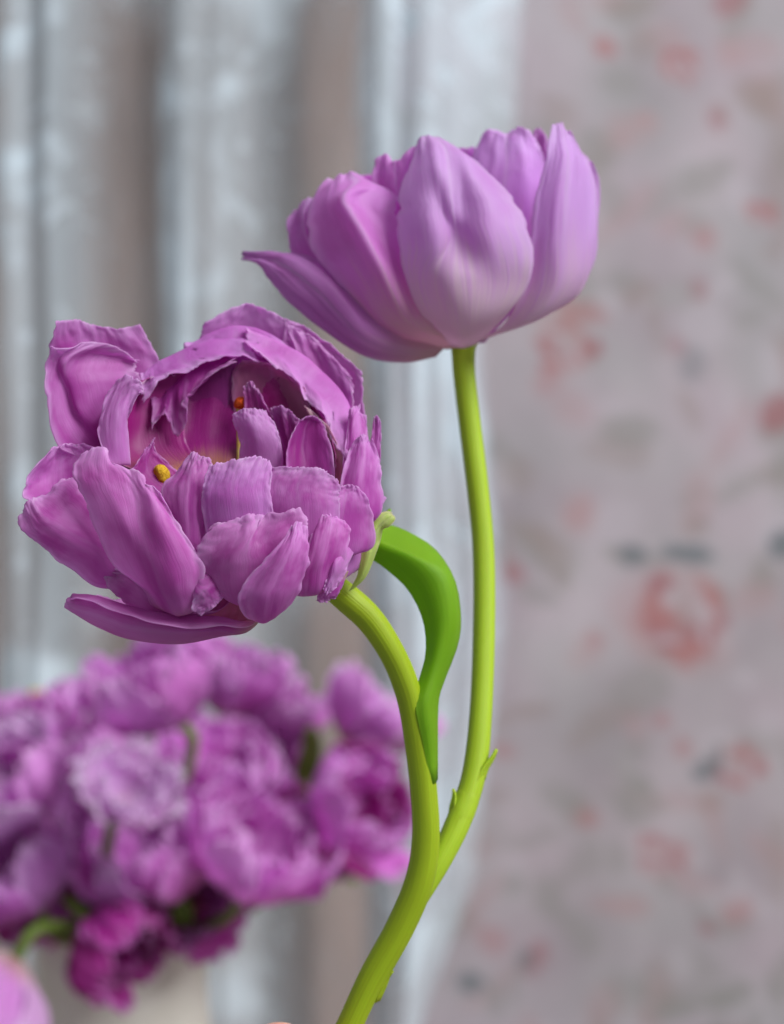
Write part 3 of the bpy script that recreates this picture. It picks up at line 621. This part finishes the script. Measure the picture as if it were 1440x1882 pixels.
 (M_front, dict(rag=.02, ruffle=2), [[(430,1075,85),(402,1050,90)], [(406,1104,105),(388,1078,120),(368,1052,108)], [(390,1119,108),(370,1090,124),(346,1055,104)], [(370,1132,104),(352,1120,108),(356,1090,114),(343,1058,100)]]),
 (M_front, dict(rag=.04, ruffle=2.5, fold=3), [[(540,1060,-10),(560,1060,-10)], [(545,1094,66),(580,1092,78),(612,1078,50)], [(552,1052,82),(590,1042,100),(626,1030,60)], [(566,1008,84),(602,1000,98),(638,987,56)], [(578,966,74),(608,960,80),(640,968,52)], [(590,951,68),(607,945,70),(632,955,56)]]),
 (M_front, dict(rag=.03, srag=.06, ruffle=3, fold=3), [[(520,1050,0),(540,1050,0)], [(468,1137,80),(492,1141,100),(528,1110,85)], [(441,1110,136),(490,1108,166),(548,1085,118)], [(455,1067,150),(510,1062,178),(563,1042,128)], [(503,1010,160),(536,1005,170),(564,1005,130)], [(538,970,140),(548,956,136),(557,970,124)]]),
 (M_front, dict(rag=.02, ruffle=1.5), [[(600,1040,40),(640,1050,20)], [(585,1090,50),(605,1085,52),(622,1090,20)], [(582,1106,45),(600,1106,38),(618,1096,20)]]),
 (M_pale, dict(rag=.02, ruffle=2), [[(622,990,15),(655,1000,0)], [(606,1033,72),(622,1028,80),(640,1040,48)], [(599,1065,82),(612,1065,84),(628,1066,58)], [(593,1083,82),(601,1096,80),(614,1082,70)]]),
 # --- low drooping one
 (M_cream, dict(rag=.0, ruffle=1), [[(470,1040,-60),(520,1060,-60)], [(380,1075,-40),(430,1090,-30),(490,1085,-40)], [(340,1110,-40),(410,1130,-20),(475,1120,-30)], [(350,1138,-30),(410,1148,-15),(455,1140,-25)]]),
 (M_front, dict(rag=.0, srag=.035, ruffle=4, fold=2, flat=0), [[(520,1080,-60),(520,1100,-20),(512,1095,10),(510,1085,20),(510,1088,24)], [(450,1115,-80),(452,1152,0),(456,1160,40),(462,1141,50),(462,1150,66)], [(400,1118,-100),(400,1170,10),(400,1160,62),(400,1134,62),(400,1148,86)],
   [(320,1108,-110),(323,1184,10),(322,1164,74),(318,1132,68),(318,1150,98)], [(240,1098,-85),(235,1174,10),(238,1152,64),(238,1116,58),(236,1134,86)], [(185,1092,-50),(185,1155,10),(182,1132,46),(180,1098,40),(176,1112,62)], [(140,1094,0),(133,1122,20),(126,1114,28),(136,1093,26),(132,1102,38)], [(130,1098,10),(124,1107,20),(122,1107,22),(130,1097,22),(128,1101,26)]]),
 (M_bract, dict(rag=.0, srag=.0, ruffle=1), [[(640,1087,-60),(652,1080,-60)], [(658,1056,-50),(665,1058,-42),(673,1056,-56)], [(659,1026,-46),(678,1022,-36),(692,1008,-60)], [(669,985,-46),(684,990,-40),(697,992,-66)], [(683,961,-50),(694,968,-46),(702,973,-62)], [(694,947,-54),(706,956,-48),(714,968,-56)], [(708,944,-60),(716,948,-52),(723,958,-58)], [(718,946,-64),(724,952,-60)]]),
]
for i, (m_, kw, rows) in enumerate(A):
    lab = 'pale green twisted outer petal beside the stem' if m_ is M_bract else None
    petal_from_rows(rows, m_, bloomA, i + 1, label=lab, **{'flat': 0.35 if m_ is M_front else 0.1, **kw, 'wide': 1.07 if m_ in (M_front, M_back) and rows[-1][0][2] > -60 and 30 < len(A) and rows[0][0][0] > 440 else 1.0,
                    'crinkle': 0.0 if m_ in (M_bract, M_cream) else 2.2, 'ruffle': kw.get('ruffle', 3) * 1.5})

def anther(c, axis, L, r, mat, seed, parent):
    n, k = 14, 12; vs = []
    ax = Vector(axis).normalized(); a = ax.orthogonal().normalized(); b = ax.cross(a)
    for i in range(n):
        t_ = i / (n - 1); rr = r * (math.sin(math.pi * (0.06 + 0.88 * t_)) ** 0.5)
        for j in range(k):
            g = 2 * math.pi * j / k
            q = c + ax * (t_ - .5) * L + (a * math.cos(g) + b * math.sin(g)) * rr * (1 - 0.22 * math.cos(2 * g) ** 8)
            vs.append(q + (a * math.cos(g) + b * math.sin(g)) * r * 0.12 * noise.noise(Vector((i * .9, j * .9, seed))))
    fs = [(i * k + j, i * k + (j + 1) % k, (i + 1) * k + (j + 1) % k, (i + 1) * k + j) for i in range(n - 1) for j in range(k)]
    fs += [tuple(range(k))[::-1], tuple((n - 1) * k + j for j in range(k))]
    return mesh_obj('anther', vs, fs, mat, None, parent=parent)
anther(P(297, 874, -62), (-0.25, -0.5, 1), R(84), R(32), M_anther, 1, bloomA)
anther(P(441, 741, -155), (0.8, -0.4, 0.7), R(52), R(24), M_anther2, 2, bloomA)
tube('filament', [(P(300, 890, -62), R(10)), (P(330, 905, -80), R(12)), (P(380, 925, -95), R(14))], M_recept, bloomA, n=12, nseg=8)
tube('filament', [(P(438, 748, -160), R(10)), (P(440, 800, -140), R(12)), (P(440, 900, -110), R(14))], M_recept, bloomA, n=12, nseg=8)

bloomB = receptacle('bloom', P(850, 622, -460), R(70), label='closed pale-based bloom upright on the taller branch')
B = [
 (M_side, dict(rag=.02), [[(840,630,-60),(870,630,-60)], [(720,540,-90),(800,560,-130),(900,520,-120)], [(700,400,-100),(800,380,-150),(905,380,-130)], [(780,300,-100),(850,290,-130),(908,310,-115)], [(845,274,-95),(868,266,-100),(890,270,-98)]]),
 (M_side_shade, dict(rag=.03), [[(800,640,-40),(830,640,-40)], [(600,560,-60),(680,560,-110),(760,540,-120)], [(545,450,-40),(620,400,-110),(720,400,-120)], [(580,370,-40),(640,345,-90),(720,330,-100)], [(620,340,-40),(660,325,-70),(700,320,-80)]]),
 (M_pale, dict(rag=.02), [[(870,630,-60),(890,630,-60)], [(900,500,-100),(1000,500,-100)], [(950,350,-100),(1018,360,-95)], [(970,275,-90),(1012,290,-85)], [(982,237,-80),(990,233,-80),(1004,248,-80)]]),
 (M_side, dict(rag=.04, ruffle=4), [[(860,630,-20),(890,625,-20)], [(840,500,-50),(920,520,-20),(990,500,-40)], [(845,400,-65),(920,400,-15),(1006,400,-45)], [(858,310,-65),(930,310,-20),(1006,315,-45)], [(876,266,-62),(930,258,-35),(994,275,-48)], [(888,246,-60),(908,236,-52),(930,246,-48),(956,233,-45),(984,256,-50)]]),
 (M_side_shade, dict(rag=.04, ruffle=5), [[(830,630,-10),(860,630,-10)], [(690,500,20),(740,480,40),(790,480,40)], [(684,380,40),(730,365,60),(780,360,70)], [(684,318,46),(724,305,66),(772,290,80)], [(690,292,42),(707,280,50),(728,296,60),(748,278,66),(770,258,72)]]),
 (M_side_shade, dict(rag=.03), [[(800,640,0),(830,640,0)], [(600,560,40),(640,540,60),(690,530,60)], [(537,475,30),(570,450,60),(620,440,70)], [(529,425,20),(560,400,45),(600,390,55)], [(540,385,8),(570,360,25),(605,345,25)]]),
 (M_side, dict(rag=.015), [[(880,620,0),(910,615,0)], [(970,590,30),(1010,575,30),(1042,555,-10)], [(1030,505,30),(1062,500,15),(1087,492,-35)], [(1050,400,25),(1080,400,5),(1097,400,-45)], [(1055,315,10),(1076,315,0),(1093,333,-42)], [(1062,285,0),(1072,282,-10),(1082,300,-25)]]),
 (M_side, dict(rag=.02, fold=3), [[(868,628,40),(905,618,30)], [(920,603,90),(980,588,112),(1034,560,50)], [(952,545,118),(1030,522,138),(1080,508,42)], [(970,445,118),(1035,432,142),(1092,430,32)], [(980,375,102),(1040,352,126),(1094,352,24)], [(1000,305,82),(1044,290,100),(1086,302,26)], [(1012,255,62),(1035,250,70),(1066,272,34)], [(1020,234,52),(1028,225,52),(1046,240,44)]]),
 (M_side_shade, dict(rag=.02, fold=3.5), [[(820,642,20),(850,637,30)], [(700,604,100),(750,590,138),(800,602,112)], [(618,524,122),(668,505,172),(698,488,192),(722,492,150),(765,534,128)], [(568,462,112),(628,440,158),(662,425,190),(694,430,138),(742,452,118)], [(557,402,92),(604,380,132),(630,368,158),(665,368,112),(732,392,108)], [(578,352,62),(620,340,104),(685,342,86),(730,362,78)], [(605,331,42),(640,319,64),(684,332,60)]]),
 (M_side_shade, dict(rag=.01, ruffle=1.5), [[(800,656,20),(822,634,20)], [(740,664,56),(750,648,84),(738,620,82)], [(660,647,96),(665,620,130),(690,577,104)], [(546,566,106),(590,540,146),(640,519,108)], [(496,517,88),(528,492,124),(571,468,88)], [(472,486,70),(490,475,82),(507,461,70)], [(446,477,50),(444,472,50),(450,469,50)]]),
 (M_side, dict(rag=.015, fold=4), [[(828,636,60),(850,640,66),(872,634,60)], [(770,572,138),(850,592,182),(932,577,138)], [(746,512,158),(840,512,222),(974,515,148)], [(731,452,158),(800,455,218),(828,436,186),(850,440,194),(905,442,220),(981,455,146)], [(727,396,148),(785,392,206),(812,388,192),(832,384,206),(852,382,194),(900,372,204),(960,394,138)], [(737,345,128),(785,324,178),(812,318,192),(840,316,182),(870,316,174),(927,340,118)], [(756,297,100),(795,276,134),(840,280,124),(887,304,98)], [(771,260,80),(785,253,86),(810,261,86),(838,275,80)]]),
]
for i, (m_, kw, rows) in enumerate(B):
    rows = [[(x, y, d - 460) for x, y, d in r] for r in rows]
    petal_from_rows(rows, m_, bloomB, 101 + i, **{**kw, 'fold': 6.0, 'ruffle': 5.0, 'flat': 0.12})

# ------------------------------------------------------------------ tulips in the vase behind
def bouquet_petal(parent, c, M3, R_, phi, ring, seed, mat, openness):
    """one petal of a double tulip, built about the flower's own axis"""
    rnd = random.Random(seed)
    k = 1.0 - 0.17 * ring
    H = R_ * 1.55 * (1.0 - 0.08 * ring) * rnd.uniform(0.88, 1.1)
    half = rnd.uniform(0.40, 0.58) * (1.0 + 0.1 * ring)
    op = openness * (1.0 - 0.22 * ring) + rnd.uniform(-0.2, 0.2)
    rows = []
    for j in range(7):
        v = j / 6
        rr = R_ * k * (0.12 + 0.98 * math.sin(min(1.0, v * 1.35) * math.pi / 2) ** 0.85)
        rr *= 1 + (op - 0.35) * 0.9 * v * v - (0.30 if op < 0.5 else 0.1) * max(0, v - 0.7)
        z = H * (v ** 1.05) - R_ * 0.35
        z -= max(0, op - 0.7) * R_ * 0.8 * v * v
        w = half * [0.35, 0.8, 1.0, 1.06, 1.0, 0.78, 0.34][j]
        row = []
        for u in (-1, -0.5, 0, 0.5, 1):
            th = phi + u * w
            bow = rr * (1 - 0.10 * u * u * (1 if ring % 2 else -0.5))
            row.append(tuple(c + M3 @ Vector((bow * math.cos(th), bow * math.sin(th), z - abs(u) * R_ * 0.06 * v))))
        rows.append(row)
    return petal_from_rows(rows, mat, parent, seed * 0.37 + 1, nu=20, nv=22, rag=.11, srag=.09, ruffle=24, fold=10, world_rows=True, thick=0.0005)

VASE = at(225, 1700, 0.80)
def bouquet_tulip(i, px, py, Y, rpx, axis, openness, mats, label, n_rings=3, pist=False):
    c = at(px, py, Y); R_ = rpx / F * Y
    ax = Vector(axis).normalized()
    M3 = ax.to_track_quat('Z', 'Y').to_matrix()
    base = c - ax * R_ * 0.35
    root = empty('cut_tulip', base, label=label, cat='tulip', group='purple double tulips in the vase')
    rnd = random.Random(i)
    s = 0
    for ring in range(n_rings):
        n = (7, 7, 6)[ring]
        off = rnd.uniform(0, 6)
        for q in range(n):
            s += 1
            bouquet_petal(root, c, M3, R_, off + q * 2 * math.pi / n + rnd.uniform(-.15, .15), ring, i * 40 + s, mats[(s + i) % len(mats)], openness)
    mouth = VASE + Vector((rnd.uniform(-.02, .02), rnd.uniform(-.02, .02), -0.005))
    mid = base.lerp(mouth, 0.5) - ax * 0.012
    tube('stem', [(base + ax * R_ * .1, 0.0028), (base - ax * 0.015, 0.0027), (mid, 0.0028), (mouth, 0.0028), (mouth + Vector((0, 0, -0.09)), 0.0028)], M_bleaf, root, n=24, nseg=10)
    if pist:
        tube('pistil', [(c - ax * R_ * .2, 0.004), (c + ax * R_ * .5, 0.0035), (c + ax * R_ * 0.95, 0.004)], M_anther, root, n=10, nseg=10)
L_, N_, D_ = M_bql, M_bq, M_bqd
BQ = [
 (308, 1300, 0.74, 116, (-0.45, -0.35, 0.9), 0.36, (N_, L_, N_), 'cut tulip under the big open bloom, top of the bouquet, half closed'),
 (420, 1285, 0.86, 92, (0.35, -0.1, 1), 0.40, (N_, L_), 'shaded cut tulip tucked behind the topmost tulip of the bouquet'),
 (658, 1345, 0.82, 88, (0.65, 0.1, 0.9), 0.50, (L_, M_bqp, L_), 'pale lilac cut tulip with green leaf tip at its base'),
 (618, 1502, 0.76, 108, (0.75, -0.45, 0.35), 0.36, (N_, N_, D_), 'rich purple cut tulip drooping beside the green stem'),
 (72, 1345, 0.82, 78, (-0.1, 0.0, 1), 0.52, (L_, N_), 'pink-lilac cut tulip with a yellow stamen showing'),
 (50, 1475, 0.74, 108, (-0.5, -0.4, 0.7), 0.56, (L_, N_, M_bqp), 'pale wide-open cut tulip below the one with a yellow stamen'),
 (222, 1475, 0.70, 72, (0.3, -0.5, 0.7), 0.75, (M_bqp, M_bqp), 'small very pale pink cut tulip in the middle of the bouquet'),
 (305, 1612, 0.74, 118, (-0.35, -0.4, 0.8), 0.30, (N_, L_, N_), 'purple cut tulip nodding over the vase rim'),
 (455, 1608, 0.73, 118, (0.35, -0.35, 0.8), 0.32, (N_, N_, L_), 'purple ruffled cut tulip between the rim tulip and the drooping one'),
 (400, 1455, 0.80, 102, (0.2, -0.3, 0.9), 0.42, (N_, N_, L_), 'purple cut tulip in the heart of the bouquet above the ruffled one'),
 (510, 1455, 0.86, 78, (0.4, 0.0, 0.9), 0.5, (N_, L_, N_), 'shaded cut tulip between the heart tulip and the pale lilac one'),
 (160, 1570, 0.78, 92, (-0.1, -0.4, 0.8), 0.40, (N_, L_), 'shaded lilac cut tulip behind the very pale pink one'),
 (560, 1570, 0.80, 92, (0.3, -0.4, 0.6), 0.40, (N_, L_, D_), 'purple cut tulip wedged behind the ruffled one and the drooping one'),
 (345, 1660, 0.77, 88, (0.1, -0.6, 0.2), 0.36, (N_, L_), 'purple cut tulip low over the rim of the vase'),
 (110, 1660, 0.79, 84, (-0.3, -0.5, 0.3), 0.40, (N_, D_), 'dark shaded cut tulip behind the deep magenta one'),
 (500, 1350, 0.88, 80, (0.2, -0.1, 0.9), 0.45, (N_, L_), 'faint lilac cut tulip far back between the topmost and pale lilac ones'),
 (150, 1420, 0.84, 78, (-0.2, -0.2, 0.9), 0.45, (L_, N_), 'lilac cut tulip far back beside the wide-open pale one'),
 (55, 1645, 0.73, 106, (-0.4, -0.3, 0.8), 0.30, (N_, L_), 'half-closed lilac cut tulip hanging at the outer side of the vase'),
 (182, 1712, 0.72, 96, (0.6, -0.35, -0.45), 0.30, (D_, D_), 'deep magenta cut tulip hanging lowest against the cream vase'),
 (5, 1795, 0.70, 118, (-0.5, -0.2, -0.7), 0.55, (L_, M_bqp), 'pale lilac cut tulip with a long petal below the hanging lilac one'),
]
for i, b in enumerate(BQ):
    bouquet_tulip(i + 1, *b, pist=(i == 4))

vs = []; prof = [(0.030, 0.0), (0.038, 0.004), (0.042, 0.05), (0.044, 0.14), (0.044, 0.20), (0.043, 0.24), (0.0415, 0.256), (0.039, 0.256), (0.039, 0.24), (0.039, 0.02), (0.0, 0.012)]
prof = catmull([(a, b, 0) for a, b in prof], 64)
TZ = VASE.z - 0.256
K = 72
for r_, z_, _ in prof:
    for k in range(K):
        a = 2 * math.pi * k / K
        q = noise.noise(Vector((math.cos(a) * 1.6 + z_ * 14, math.sin(a) * 1.6, z_ * 34 + math.cos(a) * 1.5))) + 0.5 * noise.noise(Vector((math.cos(a) * 4, math.sin(a) * 4, z_ * 90)))
        rr = max(0.0, r_) * (1 + 0.035 * q)
        vs.append((VASE.x + rr * math.cos(a), VASE.y + rr * math.sin(a), TZ + z_))
fs = [(j * K + k, j * K + (k + 1) % K, (j + 1) * K + (k + 1) % K, (j + 1) * K + k) for j in range(63) for k in range(K)] + [tuple(range(K))[::-1]]
mesh_obj('vase', vs, fs, M_vase, None, label='cream crumpled-surface vase holding the bunch of purple tulips', cat='vase')

def bq_leaf(rows, seed, label):
    o = petal_from_rows(rows, M_bleaf, None, seed, nu=14, nv=22, rag=0, srag=0, ruffle=2, fold=2, name='tulip_leaf', world_rows=True, thick=0.0008)
    o['label'] = label; o['category'] = 'leaf'; o['group'] = 'loose leaves in the bouquet'
bq_leaf([[at(300,1760,.80), at(330,1760,.80)], [at(310,1720,.765), at(345,1715,.765)], [at(312,1690,.745), at(338,1690,.745)], [at(318,1650,.74), at(330,1650,.74)]], 201, 'small green leaf spilling over the vase rim')
bq_leaf([[at(420,1700,.82), at(450,1690,.82)], [at(500,1520,.84), at(545,1510,.84)], [at(545,1400,.81), at(590,1390,.81)], [at(560,1340,.79), at(580,1335,.79)]], 202, 'bright green leaf between the pale lilac tulip and the topmost one')
bq_leaf([[at(210,1720,.83), at(250,1720,.83)], [at(160,1620,.80), at(215,1620,.80)], [at(165,1540,.79), at(205,1540,.79)], [at(180,1490,.80), at(195,1490,.80)]], 203, 'dark leaf in the gap between the lilac tulips above the vase')
bq_leaf([[at(400,1720,.82), at(420,1700,.82)], [at(520,1640,.80), at(535,1600,.80)], [at(600,1610,.79), at(600,1585,.79)], [at(655,1625,.79), at(655,1615,.79)]], 204, 'small olive leaf poking out under the drooping tulip')

# ------------------------------------------------------------------ table under the vase
def slab(name, x0, x1, y0, y1, z0, z1, mat, **k):
    vs = [(x, y, z) for z in (z0, z1) for y in (y0, y1) for x in (x0, x1)]
    fs = [(0, 2, 3, 1), (4, 5, 7, 6), (0, 1, 5, 4), (2, 6, 7, 3), (0, 4, 6, 2), (1, 3, 7, 5)]
    o = mesh_obj(name, vs, fs, mat, None, smooth=False, **k)
    b = o.modifiers.new('edge', 'BEVEL'); b.width = 0.004; b.segments = 2
    return o
slab('tabletop', -0.75, 0.55, 0.55, 1.15, TZ - 0.03, TZ, M_table, kind='structure')

# ------------------------------------------------------------------ the hand that holds the stem
def build_hand():
    chains = {  # joints: (photo x, photo y, depth, radius), palm first
        'thumb': [(250, 2760, -60, 150), (330, 2480, -20, 112), (400, 2200, -25, 92), (496, 1990, -60, 74), (508, 1968, -64, 66)],
        'index': [(620, 2560, -330, 110), (760, 2330, -300, 92), (770, 2160, -200, 84), (668, 2080, -140, 74), (600, 2085, -40, 62)],
        'middle': [(640, 2680, -330, 112), (790, 2500, -290, 94), (790, 2350, -180, 84), (670, 2280, -90, 76), (580, 2290, -30, 64)],
        'ring': [(620, 2800, -320, 108), (760, 2670, -270, 90), (760, 2540, -160, 80), (650, 2480, -80, 72), (560, 2490, -40, 60)],
        'little': [(580, 2920, -300, 96), (700, 2840, -240, 78), (700, 2730, -150, 70), (610, 2680, -90, 62), (540, 2690, -60, 52)],
        'palm1': [(300, 3300, -230, 230), (360, 3000, -230, 210), (440, 2750, -300, 170), (600, 2600, -320, 118)],
        'palm2': [(300, 3300, -230, 230), (400, 3020, -250, 200), (520, 2900, -300, 140), (590, 2850, -310, 110)],
        'palm3': [(260, 3000, -150, 170), (260, 2780, -70, 150)],
        'arm': [(300, 3300, -230, 225), (280, 3600, -230, 235), (250, 4100, -230, 280)],
    }
    vs = []; fs = []
    for pts in chains.values():
        arr = catmull(pts, 14 * (len(pts) - 1) + 1)
        for x, y, d, r in arr:
            c = P(720, 941, 0) + Vector(((x - 720) * S, -d * S, -(y - 941) * S)); r = r * S
            k0 = len(vs); nu, nv = 12, 8
            for j in range(nv + 1):
                for i in range(nu):
                    a = 2 * math.pi * i / nu; b = math.pi * j / nv
                    vs.append((c.x + r * math.sin(b) * math.cos(a), c.y + r * math.sin(b) * math.sin(a), c.z + r * math.cos(b)))
            for j in range(nv):
                for i in range(nu):
                    fs.append((k0 + j * nu + i, k0 + (j + 1) * nu + i, k0 + (j + 1) * nu + (i + 1) % nu, k0 + j * nu + (i + 1) % nu))
    o = mesh_obj('person', vs, fs, M_skin, None, label='hand of a person gripping the forked tulip stem from below', cat='hand')
    m = o.modifiers.new('skin', 'REMESH'); m.mode = 'VOXEL'; m.voxel_size = 0.0014; m.use_smooth_shade = True
    m = o.modifiers.new('soften', 'SMOOTH'); m.factor = 0.5; m.iterations = 10
    # thumb nail
    rows = [[(440, 2090, 52), (478, 2075, 55), (508, 2050, 32)], [(468, 2010, 38), (506, 1998, 38), (536, 1985, 14)], [(498, 1945, 12), (520, 1938, 10), (540, 1940, -8)]]
    rw = [[tuple(P(720, 941, 0) + Vector(((x - 720) * S, -(d + 6) * S, -(y - 941) * S))) for x, y, d in r] for r in rows]
    petal_from_rows(rw, M_skin, o, 301, nu=12, nv=14, rag=0, srag=0, ruffle=0, fold=0, name='thumb_nail', world_rows=True, thick=0.0006)
build_hand()
